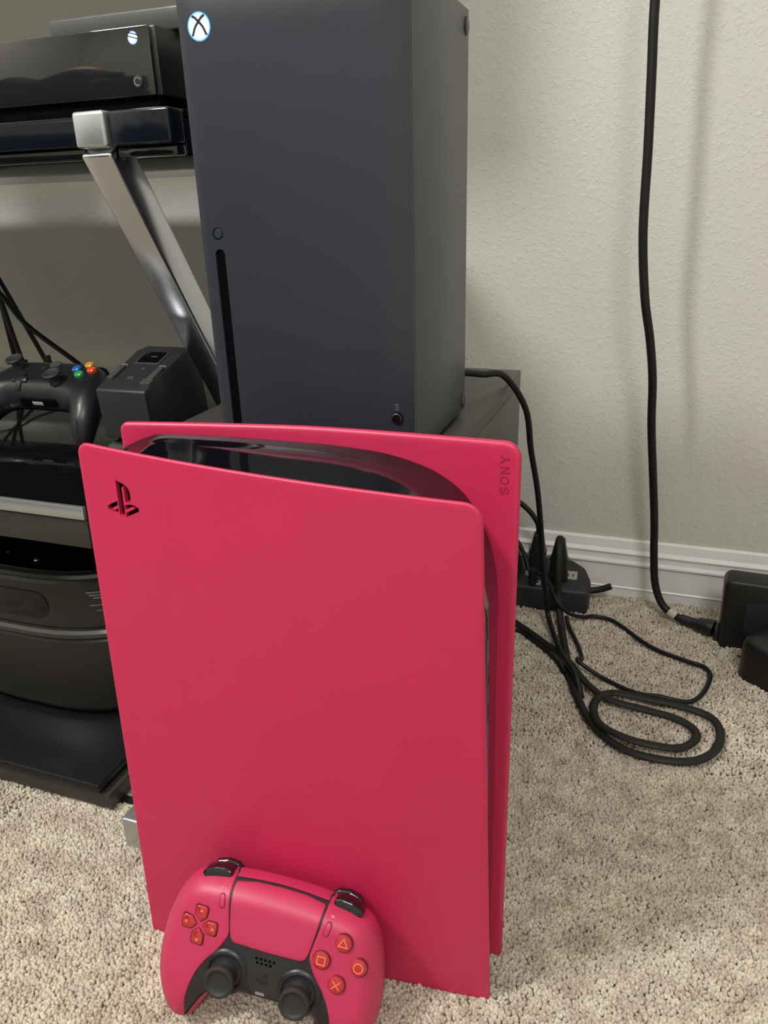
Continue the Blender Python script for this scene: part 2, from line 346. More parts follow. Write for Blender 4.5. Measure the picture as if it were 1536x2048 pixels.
# carpet pile: yarn tufts over the part of the floor the photograph looks at
def carpet_pile():
    pts = []
    def region(x, y):
        # what the camera's frustum meets on the floor, with a margin
        d = np.stack([x, y, np.full_like(x, -.5205)], 1); c = d @ np.array(FW); u = (d @ np.array(RX)) / c * 1530 + 768; v = (d @ np.array(DN)) / c * 1530 + 1024
        return (c > .1) & (u > -170) & (u < 1700) & (v > 1040) & (v < 2240) & (y < WY - .004)
    for s, lo, hi in ((.0023, 0, .66), (.0029, .66, 1.4), (.0037, 0, 9)):
        gx, gy = np.meshgrid(np.arange(-1.25, 1.0, s), np.arange(-.40, 1.02, s * .9)); gx = gx + (np.arange(gx.shape[0]) % 2)[:, None] * s / 2
        x = gx.ravel() + rng.uniform(-.42, .42, gx.size) * s; y = gy.ravel() + rng.uniform(-.42, .42, gx.size) * s
        r = np.hypot(x, y); k = (r >= lo) & (r < hi) & (region(x, y) if hi < 9 else ~region(x, y) & (y < WY - .004))
        k &= ~((x < -.46) & (y > .45))            # under the stand's base board
        k &= ~((x > -.36) & (x < -.16) & (y > .5) & (y < .8))
        x, y = x[k], y[k]; pts.append(np.stack([x, y, FZ + .0028 + rng.uniform(-.0008, .0012, len(x)) + .0012 * np.sin(x * 90 + 3 * np.sin(y * 70)) * np.sin(y * 110)], 1))
    P = np.concatenate(pts)
    me = bpy.data.meshes.new('carpet_pile'); me.vertices.add(len(P)); me.vertices.foreach_set('co', P.ravel()); me.update(); me.materials.append(M['tuft'])
    o = bpy.data.objects.new('carpet_pile', me); COL.objects.link(o); o['kind'] = 'stuff'; tag(o, 'short nubbly beige carpet pile covering the floor', 'carpet')
    g = bpy.data.node_groups.new('tuft_scatter', 'GeometryNodeTree'); g.is_modifier = True
    g.interface.new_socket('Geometry', in_out='INPUT', socket_type='NodeSocketGeometry'); g.interface.new_socket('Geometry', in_out='OUTPUT', socket_type='NodeSocketGeometry')
    N = g.nodes; Lk = g.links; gi = N.new('NodeGroupInput'); go = N.new('NodeGroupOutput')
    ico = N.new('GeometryNodeMeshIcoSphere'); ico.inputs['Radius'].default_value = .00172; ico.inputs['Subdivisions'].default_value = 2
    sm = N.new('GeometryNodeSetShadeSmooth'); Lk.new(ico.outputs['Mesh'], sm.inputs[0])
    tr = N.new('GeometryNodeTransform'); tr.inputs['Scale'].default_value = (1, .88, 1.6); Lk.new(sm.outputs[0], tr.inputs[0])
    smat = N.new('GeometryNodeSetMaterial'); smat.inputs['Material'].default_value = M['tuft']; Lk.new(tr.outputs[0], smat.inputs[0])
    ip = N.new('GeometryNodeInstanceOnPoints'); Lk.new(gi.outputs[0], ip.inputs['Points']); Lk.new(smat.outputs[0], ip.inputs['Instance'])
    rv = N.new('FunctionNodeRandomValue'); rv.data_type = 'FLOAT_VECTOR'; rv.inputs[0].default_value = (-.42, -.42, 0); rv.inputs[1].default_value = (.42, .42, 6.28)
    Lk.new(rv.outputs[0], ip.inputs['Rotation'])
    rs = N.new('FunctionNodeRandomValue'); rs.data_type = 'FLOAT'; rs.inputs[2].default_value = .72; rs.inputs[3].default_value = 1.18; rs.inputs['Seed'].default_value = 5
    Lk.new(rs.outputs[1], ip.inputs['Scale']); Lk.new(ip.outputs[0], go.inputs[0])
    md = o.modifiers.new('scatter', 'NODES'); md.node_group = g
    return len(P)
print('tufts', carpet_pile())

# ------------------------------------------------------------------ crimson console
def console():
    T = thing('game_console', 'tall crimson game console with flared side panels standing upright on the carpet', 'game console', (-.3288, .3377, 0), math.radians(6.035))
    z0 = -.002
    # near panel, cut-out emblem
    def yN(P):
        x, z = P[:, 0], P[:, 1]; t = np.clip(z / .385, 0, 1.05)
        return t * (.0160 - .0372 * x / .252) - .0022 * np.sin(PI * np.clip(t, 0, 1)) * np.sin(PI * np.clip(x / .257, 0, 1))
    top = [(.2522 - .2506 * k / 12, .380 + .0105 * (k / 12) ** 2.2) for k in range(13)]
    out = round_poly([(0, z0), (.262, z0)] + top, [.004, .004, .015] + [0] * 11 + [.007], 8)
    out = resample(out, .006)
    hol = []
    for poly in emblem_polys():
        hol.append(np.array([(.0186 + p[0] * .00098, .3690 - (p[1] - 2.6) * .00126) for p in poly]))
    e = rim(.0014)
    slab('side_panel', out, lambda P, d: yN(P) + e(d), lambda P, d: yN(P) + .0034 - e(d), lambda p, h: (p[0], h, p[1]), 'red', T, holes=hol, rings=(.0002, .0006, .0014, .004), grid=.012)['label'] = 'crimson side panel with cut-out emblem near its top corner'
    # far panel, its inner face visible, raised lettering
    def yF(P):
        x, z = P[:, 0], P[:, 1]; t = np.clip(z / .39, 0, 1); s = np.clip(x / .2656, 0, 1)
        return (.050 - .015 * s) * (1 - t) + t * (.0612 - .0097 * s + .0075 * np.sin(PI * s)) 
    out2 = resample(round_poly([(0, z0), (.2666, z0), (.2656, .3902), (.13, .3912), (.0024, .3900)], [.004, .004, .010, 0, .006], 8), .006)
    e2 = rim(.0026)
    far = slab('side_panel', out2, lambda P, d: yF(P) + e2(d), lambda P, d: yF(P) + .0056 - e2(d), lambda p, h: (p[0], h, p[1]), 'red', T, rings=(.0002, .0007, .0015, .0026, .005), grid=.012)
    far['label'] = 'far crimson side panel with lettering on its inner face'
    # lettering running upwards: local glyph u along +z, v along -x
    S = [(.9, .78), (.72, .96), (.35, .98), (.1, .84), (.1, .66), (.3, .55), (.7, .46), (.92, .32), (.9, .14), (.66, .02), (.3, .02), (.08, .2)]
    O = circle2(.5, .5, .46, 20, .5)
    Nn = [[(.12, 0), (.12, 1)], [(.12, 1), (.88, 0)], [(.88, 0), (.88, 1)], [(-.02, 1), (.22, 1)], [(.74, 1), (1.02, 1)], [(0, 0), (.26, 0)]]
    Yy = [[(.08, 1), (.5, .45)], [(.92, 1), (.5, .45)], [(.5, .45), (.5, 0)], [(-.04, 1), (.24, 1)], [(.74, 1), (1.04, 1)], [(.32, 0), (.68, 0)]]
    wch, gap, h = .0046, .0063, .0046; lines, cl = [], []
    def put(ls, k, closed=False):
        for l in ls:
            if closed: cl.append(len(lines))
            lines.append([(.2585 - h * q[1], .3588 + k * gap + wch * q[0]) for q in l])
    put([[tuple(q) for q in [(p.x, p.y) for p in catmull([(a, b, 0) for a, b in S], 3)]]], 0); put([O], 1, True); put(Nn, 2); put(Yy, 3)
    def plF(p, hh):
        y = yF(np.array([p]))[0]; return (p[0], y - hh, p[1])
    M['red_deep'] = mat('engraving_shade_red', (.29, .010, .038, 1), .5)  # darker red stands in for shade inside engraved letters; strokes are raised
    ribbon('lettering', lines, .0007, -.0003, .00022, plF, 'red_deep', far, tuple(cl))
    # glossy black body between the panels: core and the fin along the far panel
    def smooth(p, a, b): return p[:a] + [(q.x, q.y) for q in catmull([(u, v, 0) for u, v in p[a:b]], 4)] + p[b:]
    core = [(.006, .004), (.254, .004), (.2575, .02), (.2575, .0813), (.2564, .1709), (.2558, .2118), (.2554, .2548), (.2551, .2814), (.2548, .2924), (.2541, .3035), (.2531, .3102), (.2508, .3209), (.2483, .3297), (.2443, .3390), (.2398, .3474), (.2337, .3557), (.2286, .3606), (.2222, .3651), (.2129, .3700), (.2020, .3737), (.1880, .3770), (.1742, .3790), (.1456, .381), (.1096, .382), (.0758, .3828), (.0373, .3833), (.0283, .3829), (.0168, .3789), (.0055, .3739)]
    pr = resample(smooth(core, 3, 25), .004); n = len(pr)
    tn = np.roll(pr, -1, 0) - np.roll(pr, 1, 0); nn = np.stack([-tn[:, 1], tn[:, 0]], 1); nn /= np.linalg.norm(nn, axis=1)[:, None]
    if not inside(pr[:1] + nn[:1] * 1e-4, pr)[0]: nn = -nn
    # the glossy ridge: highest along the far panel, chamfered and then gently falling to the near one
    wt = np.clip((pr[:, 1] - .31) / .05, 0, 1) * np.clip((.225 - pr[:, 0]) / .05, 0, 1)
    vv, ff = [], []; rows = (0, .012, .03, .2, .5, .78, .82, .86, .93, 1)
    y0, y1 = yN(pr) + .0040, yF(pr) - .0006
    for f_ in rows:
        y = y0 + f_ * (y1 - y0); dy = y1 - y; drop = (.30 * np.minimum(dy, .011) + .085 * np.maximum(dy - .011, 0)) * wt
        edge = .0025 * max(0, 1 - f_ / .03) ** 2
        q = pr + nn * (drop + edge)[:, None]; vv += [(q[k][0], y[k], q[k][1]) for k in range(n)]
    for r_ in range(len(rows) - 1):
        for k in range(n): ff.append((r_ * n + k, r_ * n + (k + 1) % n, (r_ + 1) * n + (k + 1) % n, (r_ + 1) * n + k))
    ff += [tuple(range(n))[::-1], tuple((len(rows) - 1) * n + k for k in range(n))]
    from_data('body', vv, ff, 'console_gloss', T, 50)
    return T
console()

# ------------------------------------------------------------------ crimson controller leaning on the console
def pad_frame(name, label, cat, P0, u, v, w):
    T = bpy.data.objects.new(name, None); COL.objects.link(T); T.empty_display_size = .02
    T.matrix_world = Matrix(((u.x, v.x, w.x, P0[0]), (u.y, v.y, w.y, P0[1]), (u.z, v.z, w.z, P0[2]), (0, 0, 0, 1)))
    return tag(T, label, cat)
def axes(yaw, tilt, roll):
    u = Vector((math.cos(yaw), math.sin(yaw), 0)); w0 = Vector((math.sin(yaw), -math.cos(yaw), 0)); w = w0 * math.cos(tilt) + Vector((0, 0, 1)) * math.sin(tilt); v = w.cross(u)
    return u * math.cos(roll) + v * math.sin(roll), -u * math.sin(roll) + v * math.cos(roll), w
mm = .001
def mirror(half): return half + [(-x, y) for x, y in half[::-1] if abs(x) > 1e-6]
def smooth_closed(pts, n=5): return [(p.x, p.y) for p in catmull([(a, b, 0) for a, b in pts], n, closed=True)]
def red_controller():
    T = pad_frame('game_controller', 'crimson and black wireless game controller leaning against the crimson console', 'game controller', (-.2048, .2966, .052), *axes(.1928, math.radians(25), -.1495))
    pl = lambda p, h: (p[0] * mm, p[1] * mm, h * mm)
    half = [(0, 57.2), (20, 56.8), (36, 55.2), (50, 53), (60.5, 49), (68, 41), (73.5, 27), (77, 9), (77.5, -10), (75, -27), (69.5, -42), (62, -50.5), (54, -52), (47.5, -48.5), (43, -41), (38.5, -32), (33.5, -23), (27.5, -18.2), (14, -17), (0, -17)]
    OUT = resample(smooth_closed(mirror(half)), 1.6)
    R_, WE = 15., -19.
    def field(P):
        P = np.asarray(P, float); ins = inside(P, OUT); d = np.where(ins, seg_dist(P, OUT), 0); R = R_ - 9.5 * np.clip((36 - np.abs(P[:, 0])) / 10, 0, 1) * np.clip((10 - P[:, 1]) / 12, 0, 1)
        pr = np.sqrt(np.maximum(0, 1 - (1 - np.minimum(d / R, 1)) ** 2))
        u, v = np.abs(P[:, 0]), P[:, 1]
        top = 2.2 - .06 * np.maximum(u - 32, 0) - .0016 * np.maximum(u - 32, 0) ** 2 - .004 * np.maximum(v - 40, 0) ** 2
        bend = -.0042 * np.maximum(-v - 8, 0) ** 2
        return WE + (top - WE) * pr + bend, WE - (15 - .12 * np.maximum(v, 0)) * pr + bend
    sur = lambda P: field(P)[0]
    ex = []
    cen = OUT.mean(0); nx = np.roll(OUT, -1, 0) - np.roll(OUT, 1, 0); nn = np.stack([-nx[:, 1], nx[:, 0]], 1); nn /= np.linalg.norm(nn, axis=1)[:, None]
    if not inside(OUT[:1] + nn[:1] * .05, OUT)[0]: nn = -nn
    for d in (.25, .8, 1.7, 3, 4.8, 7, 9.6, 12.4, 15):
        q = OUT + nn * d; ex.append(q[inside(q, OUT) & (seg_dist(q, OUT) > d * .93)])
    gx, gy = np.meshgrid(np.arange(-76, 77, 2.6), np.arange(-52, 58, 2.6)); g = np.stack([gx.ravel(), gy.ravel()], 1); g = g[inside(g, OUT)]; g = g[seg_dist(g, OUT) > 15.6]; ex.append(g); EX = np.concatenate(ex)
    slab('centre_trim', OUT, lambda P, d: sur(P) - .8, lambda P, d: np.minimum(sur(P) - .8, WE - 1 + 0 * d + (field(P)[1] - WE) * .1), pl, 'blk_matte', T, extra=EX, pillow=False, angle=60)
    V, F, B = cdt(OUT, extra=EX); hb = field(V)[1]; hb2 = hb
    rear = from_data('rear_shell', [pl(V[i], hb[i]) for i in range(len(V))], [(t[0], t[2], t[1]) for t in F], 'red_pad', T, 60)
    # red wings
    inner = [(33.2, 55.0), (31.0, 40), (28.6, 28), (27.8, 23), (28.8, 18.2), (33.8, 9.4), (39.9, 1.6), (45, -7.5), (48.4, -18), (50.4, -30), (50.6, -42), (52.5, -52.0)]
    inner = [(p.x, p.y) for p in catmull([(a, b, 0) for a, b in inner], 4)]
    e = rim(.7)
    for s in (1, -1):
        side = [tuple(p) for p in OUT if p[0] > 0]
        # outer run of the outline from the top of the inner edge round to the handle tip
        ang = sorted(side, key=lambda p: 0)
        k0 = min(range(len(OUT)), key=lambda i: np.hypot(OUT[i][0] - 34.5, OUT[i][1] - 55.4)); k1 = min(range(len(OUT)), key=lambda i: np.hypot(OUT[i][0] - 53.5, OUT[i][1] + 52))
        idx = []; i = k0
        step = 1 if OUT[(k0 + 3) % len(OUT)][0] > OUT[k0][0] else -1
        while i != k1: idx.append(i); i = (i + step) % len(OUT)
        idx.append(k1)
        poly = [tuple(OUT[i]) for i in idx] + inner[::-1]
        poly = resample([(s * x, y) for x, y in poly], 1.6)
        exs = EX[(EX[:, 0] * s > 20)]
        slab('front_wing', poly, lambda P, d: sur(P) - e(d), lambda P, d: sur(P) - 1.6, pl, 'red_pad', T, rings=(.25, .7), extra=exs[inside(exs, poly) & (seg_dist(exs, poly) > 1.2)], angle=50)
    # touch pad
    tp = round_poly([(-31.4, 52.6), (-18, 54.5), (0, 55.0), (18, 54.5), (31.4, 52.6), (29.6, 38), (27.4, 25), (25.2, 17.6), (0, 17.0), (-25.2, 17.6), (-27.4, 25), (-29.6, 38)], [1.5, 0, 0, 0, 1.5, 30, 12, 5, 0, 5, 12, 30], 6)
    tp = resample(tp, 1.6); exs = EX[inside(EX, tp)]; exs = exs[seg_dist(exs, tp) > 1.2]
    slab('touchpad', tp, lambda P, d: sur(P) + .5 - e(d), lambda P, d: sur(P) - 1.6, pl, 'red_pad', T, rings=(.25, .7), extra=exs, angle=50)
    k = [i for i in range(len(OUT)) if abs(OUT[i][0]) < 33 and OUT[i][1] > 40]; top = sorted([tuple(OUT[i]) for i in k])
    low = [(p.x, p.y) for p in catmull([(32.4, 54.2, 0), (18, 55.5, 0), (0, 56.0, 0), (-18, 55.5, 0), (-32.4, 54.2, 0)], 6)]
    ts = resample(top + low, 1.6); exs = EX[inside(EX, ts)]; exs = exs[seg_dist(exs, ts) > .2]
    slab('top_strip', ts, lambda P, d: sur(P) + .25 + 0 * d, lambda P, d: sur(P) - 2, pl, 'red_pad', T, extra=exs, angle=60)
    at = lambda x, y: float(field([(x, y)])[0][0])
    # red grip strips along the inside of the handles
    for s in (-1, 1):
        run = [(36.0, -26.6), (38.5, -32), (43, -41), (47.5, -48.5), (53.5, -52.0), (52.6, -47), (49.0, -43.5), (46.0, -37), (41.5, -28.5), (37.6, -23.5)]
        gp = resample(round_poly([(s * x, y) for x, y in run], 1, 3), 1.4); gp = gp[inside(gp * .999 + .001 * gp.mean(0), OUT)]
        slab('inner_grip', gp, lambda P, d: sur(P) + .15 + 0 * d, lambda P, d: sur(P) - 2.5, pl, 'red_pad', T, grid=1.6, angle=60)
    # direction buttons: four pentagons with arrow prints
    D0 = (-48.6, 22.3); pent = [(0, 1.8), (4.2, 5.6), (4.6, 11.4), (3.2, 12.8), (-3.2, 12.8), (-4.6, 11.4), (-4.2, 5.6)]
    M['groove'] = mat('dark_red_gap', (.12, .004, .012, 1), .6)
    for k in range(4):
        a = k * PI / 2; rot = lambda x, y, a=a: (D0[0] + x * math.cos(a) - y * math.sin(a), D0[1] + x * math.sin(a) + y * math.cos(a))
        big = resample(round_poly([rot(x * 1.12, y * 1.06 - .3) for x, y in pent], .9, 4), .8)
        slab('button_gap', big, lambda P, d: sur(P) + .12 + 0 * d, lambda P, d: sur(P) - .5, pl, 'groove', T)
        pp = resample(round_poly([rot(x * .94, y * .95 + .3) for x, y in pent], .9, 4), .8); e5 = rim(1.0)
        b = slab('direction_button', pp, lambda P, d: sur(P) + 1.3 - e5(d), lambda P, d: sur(P) - .5, pl, 'red_glass', T, rings=(.2, .5, 1.0))
        tri = [rot(0, 11.0), rot(1.3, 8.9), rot(-1.3, 8.9)]
        slab('arrow_print', np.array(tri), lambda P, d: sur(P) + 1.36 + 0 * d, lambda P, d: sur(P) + 1.1, pl, 'glyph', b)
    # face buttons with symbols
    B0 = (48.0, 22.3)
    for k, (dx, dy) in enumerate(((0, 13.4), (12.1, 0), (0, -13.4), (-12.1, 0))):
        c = (B0[0] + dx, B0[1] + dy); h0 = at(*c)
        lathe('button_gap', [(0, h0 - .8), (6.25, h0 - .8), (6.25, h0 + .22), (5.7, h0 + .3), (0, h0 + .3)], 'groove', T, 28, Matrix.Scale(mm, 4) @ Matrix.Translation((c[0], c[1], 0)))
        b = lathe('face_button', [(0, h0 - .5), (5.6, h0 - .5), (5.6, h0 + .9), (5.3, h0 + 1.35), (4.6, h0 + 1.6), (0, h0 + 1.75)], 'red_glass', T, 28, Matrix.Scale(mm, 4) @ Matrix.Translation((c[0], c[1], 0)))
        off = lambda L: [[(c[0] + x, c[1] + y) for x, y in l] for l in L]
        sh = [([[(0, 3.3), (3.0, -2.0), (-3.0, -2.0)]], (0,)), ([circle2(0, 0, 3.0, 22)], (0,)), ([[(-2.6, -2.6), (2.6, 2.6)], [(-2.6, 2.6), (2.6, -2.6)]], ()), ([[(-2.5, -2.5), (2.5, -2.5), (2.5, 2.5), (-2.5, 2.5)]], (0,))][k]
        ribbon('symbol_print', off(sh[0]), .7, h0 + 1.5, h0 + 1.86, pl, 'glyph', b, sh[1])
    # small pill buttons and their prints
    for s in (-1, 1):
        a = -s * .2; c = (s * 36.2, 41.6)
        pill = [(x, y) for x, y in round_poly([(-1.7, -4.2), (1.7, -4.2), (1.7, 4.2), (-1.7, 4.2)], 1.65, 6)]
        rot = lambda x, y: (c[0] + x * math.cos(a) - y * math.sin(a), c[1] + x * math.sin(a) + y * math.cos(a))
        big = resample([rot(x * 1.22, y * 1.1) for x, y in pill], .8); slab('button_gap', big, lambda P, d: sur(P) + .06 + 0 * d, lambda P, d: sur(P) - .5, pl, 'groove', T)
        e6 = rim(.5); slab('menu_button', resample([rot(x, y) for x, y in pill], .8), lambda P, d: sur(P) + .55 - e6(d), lambda P, d: sur(P) - .4, pl, 'red_pad', T, rings=(.2, .5))
        if s > 0: lines = [[rot(-1.1, 6 + k * .9), rot(1.1, 6 + k * .9)] for k in range(3)]
        else: lines = [[rot(-.4, 6), rot(-.4, 7.6)], [rot(-1.5, 6.2), rot(-1.0, 7.4)], [rot(.7, 6.2), rot(1.2, 6.9), rot(.8, 7.4)]]
        ribbon('menu_print', lines, .28, at(*rot(0, 6.8)) - .2, at(*rot(0, 6.8)) + .16, pl, 'glyph_white', T)
    # thumb sticks
    for s in (-1, 1):
        c = (s * 25.2, -2.6); h0 = at(*c) - .8
        bs = Matrix.Scale(mm, 4) @ Matrix.Translation((c[0], c[1], h0))
        lathe('stick_collar', [(15.2, -.4), (14.4, .5), (13.2, 1.3), (12.0, 1.5), (11.2, 1.1), (10.8, -.2), (8, -1.2), (0, -1.4)], 'blk', T, 40, bs)
        st = lathe('thumb_stick', [(0, -1.2), (8.6, -1.2), (7.2, 2.0), (5.6, 4.6), (5.4, 8.2), (8.6, 9.0), (9.9, 10.0), (10.3, 11.4), (10.1, 12.9), (9.3, 13.9), (8.3, 14.1), (7.4, 13.7), (6.8, 13.1), (6.5, 12.9), (4, 12.6), (0, 12.5)], 'rubber', T, 40, bs)
    # emblem, speaker holes, mute button
    e7 = rim(.3)
    for poly in emblem_polys():
        pp = resample([((p[0] - 12) * .42, (12 - p[1]) * .42 - .3) for p in poly], .7)
        slab('emblem', pp, lambda P, d: sur(P) - .45 + 0 * d, lambda P, d: sur(P) - 1.2, pl, 'piano', T)
    for r_ in range(2):
        for k in range(5 if r_ == 0 else 4):
            x = -6.4 + k * 3.0 + r_ * 1.0; y = 11.6 - r_ * 2.7; slab('speaker_hole', resample(circle2(x, y, .95, 10), .5), lambda P, d: sur(P) - .70 + 0 * d, lambda P, d: sur(P) - 1.6, pl, 'dark', T)
    pill = round_poly([(-3.2, -11.0), (3.2, -11.0), (3.2, -9.2), (-3.2, -9.2)], .85, 5)
    slab('mute_button', resample(pill, .6), lambda P, d: sur(P) - .35 + 0 * d, lambda P, d: sur(P) - 1.4, pl, 'label', T)
    # shoulder buttons and triggers, glossy black
    for s in (-1, 1):
        sh = [(35.5, 53), (36.2, 56.6), (41, 57.8), (48, 57.0), (54.5, 54.4), (57, 51.0), (53, 47), (40, 49)]
        sh = resample(round_poly([(s * x, y) for x, y in sh], 1.6, 5), 1.2); e8 = rim(1.6)
        slab('shoulder_button', sh, lambda P, d: -8.5 - e8(d), lambda P, d: -20.5 + e8(d), pl, 'piano', T, rings=(.3, .8, 1.6))
        tg = [(31, 46), (31.5, 54), (36, 57.4), (44, 58.2), (51.5, 56), (55, 51), (54.5, 44)]
        tg = resample(round_poly([(s * x, y) for x, y in tg], 3, 5), 1.5); e9 = rim(4.5)
        slab('trigger', tg, lambda P, d: -20.8 - .4 * e9(d), lambda P, d: -29 + e9(d), pl, 'piano', T, rings=(.5, 1.5, 3, 4.5))
red_controller()

# ------------------------------------------------------------------ black tower console
def tower():
    T = thing('tower_console', 'tall matte black tower game console with a glowing round logo, standing on the dark cabinet', 'game console', (-.2325, .5596, .346), math.radians(.9))
    W, H = .0755, .301; zb = .004
    pl = lambda p, h: (p[0], h, p[1])
    bx('foot', -.05, .05, -.05, .05, .0003, zb + .002, 'dark', T, .002)
    # solid shell; the slot's darkness is a black inset, not a deep cavity
    bx('shell', -W, W, -W + .0026, W, zb, H, 'tower', T, .0022, 3)
    out = resample(round_poly([(-W, zb), (W, zb), (W, H), (-W, H)], .0022, 4), .012)
    slot = resample(round_poly([(-.0662, .012), (-.0588, .012), (-.0588, .1462), (-.0662, .1462)], .0036, 6), .004)
    ej = np.array(circle2(-.0628, .1562, .0040, 20)); pb = np.array(circle2(.0628, .0345, .0044, 20))
    e = rim(.0008)
    slab('front_panel', out, lambda P, d: -W + e(d), lambda P, d: -W + .0023 + 0 * d, pl, 'tower', T, holes=[slot, ej, pb], rings=(.0002, .0008), grid=.02)
    bx('disc_slot', -.0655, -.0595, -W + .0012, -W + .0040, .012, .146, 'dark', T, 0)  # shallow black strip gives the slot its shade
    fb = Matrix.Rotation(PI / 2, 4, 'X')
    lathe('eject_button', [(0, 0), (.0033, 0), (.0033, .0022), (.0028, .0027), (0, .0027)], 'tower', T, 20, Matrix.Translation((-.0628, -W + .0026, .1562)) @ fb)
    lathe('pairing_button', [(0, 0), (.0039, 0), (.0039, .0038), (.003, .0046), (0, .0046)], 'piano', T, 20, Matrix.Translation((.0628, -W + .0026, .0345)) @ fb)
    ribbon('pairing_print', [[(.0615, .0408 + k * .0016), (.0641, .0408 + k * .0016)] for k in range(3)], .0004, W - .0005, W + .00006, lambda p, h: (p[0], -h, p[1]), 'label', T)
    # glowing emblem: emissive ring drawn for the blue bloom, bright disc, dark crossing strokes
    cx, cz, r = -.0607, .2772, .0071
    lathe('bloom_ring', [(0, 0), (r * 1.13, 0), (r * 1.13, .00008), (0, .00008)], 'glow_blue', T, 40, Matrix.Translation((cx, -W, cz)) @ fb)
    gl = lathe('power_logo', [(0, 0), (r, 0), (r, .00016), (0, .00016)], 'glow', T, 40, Matrix.Translation((cx, -W, cz)) @ fb)
    a1 = [(-.62, .80), (-.34, .68), (0, .36), (.38, -.05), (.70, -.70)]; a2 = [(.62, .80), (.34, .68), (0, .36), (-.38, -.05), (-.70, -.70)]
    sm = lambda L: [(cx + p.x * r, cz + p.y * r) for p in catmull([(a, b, 0) for a, b in L], 5)]
    ribbon('logo_stroke', [sm(a1), sm(a2)], .0017, W + .0001, W + .0003, lambda p, h: (p[0], -h, p[1]), 'tower', gl)
    sb = Matrix.Rotation(PI / 2, 4, 'Y')
    for z in (.289, .0135): lathe('side_disc', [(0, -.001), (.0062, -.001), (.0062, .0004), (.0054, .0009), (0, .0009)], 'blk', T, 24, Matrix.Translation((W, .0668, z)) @ sb)
tower()

# ------------------------------------------------------------------ dark cabinet under the tower
def cabinet():
    T = thing('side_cabinet', 'low charcoal laminate cabinet under the tower console, beside the wall', 'cabinet', (-.2665, .646, 0))
    x0, x1, y0, y1 = -.1235, .1235, -.176, .176
    bx('top_panel', x0, x1, y0, y1, .330, .346, 'wood', T, .0007)
    for s in (-1, 1): bx('side_panel', s * .1235 if s < 0 else .1075, -.1075 if s < 0 else .1235, y0, y1, .035, .3297, 'wood', T, .0007)
    bx('back_panel', -.1072, .1072, .164, .176, .035, .3297, 'wood', T, .0005)
    bx('bottom_panel', -.1072, .1072, y0, .1637, .035, .05, 'wood', T, .0005)
    bx('front_door', -.1072, .1072, y0, y0 + .014, .0505, .3295, 'wood', T, .0007)
    for sx in (-1, 1):
        for sy in (-1, 1): bx('foot', sx * .1 - .015, sx * .1 + .015, sy * .15 - .015, sy * .15 + .015, FZ, .0348, 'blk', T, .001)
cabinet()

# ------------------------------------------------------------------ television stand
def stand():
    T = thing('tv_stand', 'black glass television stand with slanted chrome legs and three shelves', 'tv stand', (-.85, .67, 0))
    ox, oy = .85, -.67
    B = lambda n, x0, x1, y0, y1, z0, z1, m, bev=.001, p=T, seg=2: bx(n, x0 + ox, x1 + ox, y0 + oy, y1 + oy, z0, z1, m, p, bev, seg)
    XLs = -1.36
    B('base_board', XLs, -.4393, .431, .90, .003, .0195, 'fascia', .001)
    B('base_glass', XLs, -.4465, .4275, .90, .0225, .0312, 'base_matte', .0015)
    B('glass_seat', XLs + .02, -.46, .445, .88, .0193, .0227, 'dark', 0)
    sh = B('middle_shelf', XLs, -.4225, .4525, .90, .2905, .300, 'glass_black', .001)
    B('shelf_trim', XLs, -.4225, .4480, .4523, .2895, .3005, 'alu', .0008)
    B('shelf_fascia', XLs, -.4225, .4500, .466, .2635, .2893, 'fascia', .001)
    B('top_shelf', XLs, -.3405, .5300, .91, .5545, .579, 'rail', .0015)
    B('front_rail', XLs, -.4212, .5135, .5297, .5627, .5814, 'rail', .002)
    B('rail_lip', XLs, -.4212, .5180, .5297, .5545, .5618, 'glass_black', .001); B('rail_lip', -.3920, -.3410, .5180, .5297, .5545, .5612, 'glass_black', .001)
    B('corner_block', -.3919, -.3400, .5110, .5297, .5618, .5852, 'rail', .0025, T, 3)
    B('top_deck', XLs, -.3405, .5302, .91, .5795, .5850, 'glass_black', .001)
    def leg(name, xa, xb, ya, za, yb, zb, t=.027, m='chrome'):
        d = Vector((0, yb - ya, zb - za)).normalized(); nrm = Vector((0, -d.z, d.y)) * t / 2
        q = lambda y, z: [(xa + ox, y + oy - nrm.y, z - nrm.z), (xb + ox, y + oy - nrm.y, z - nrm.z), (xb + ox, y + oy + nrm.y, z + nrm.z), (xa + ox, y + oy + nrm.y, z + nrm.z)]
        return hexa(name, q(ya, za), q(yb, zb), m, T, .0022, 3)
    for xa, xb in ((-.4207, -.3926), (-1.30, -1.272)):
        hx = bx('leg_cap', xa + ox, xb + ox, .5075 + oy, .5299 + oy, .5612, .5856, 'alu', T, .0028, 3)
        leg('slanted_leg', xa + .0006, xb - .0006, .5215, .5640, .872, .012)
        leg('slanted_leg', xa + .0006, xb - .0006, .8850, .5540, .655, .012)
        bx('floor_runner', xa + .0008 + ox, xb - .0008 + ox, .50 + oy, .90 + oy, FZ, .016, 'alu', T, .0025, 3); bx('front_foot', xa + .018 + ox, xb + .024 + ox, .402 + oy, .452 + oy, FZ, .030, 'alu', T, .0025, 3); bx('foot_link', xa - .02 + ox, xb + .01 + ox, .444 + oy, .4518 + oy, FZ, .002, 'blk', T, 0)
stand()

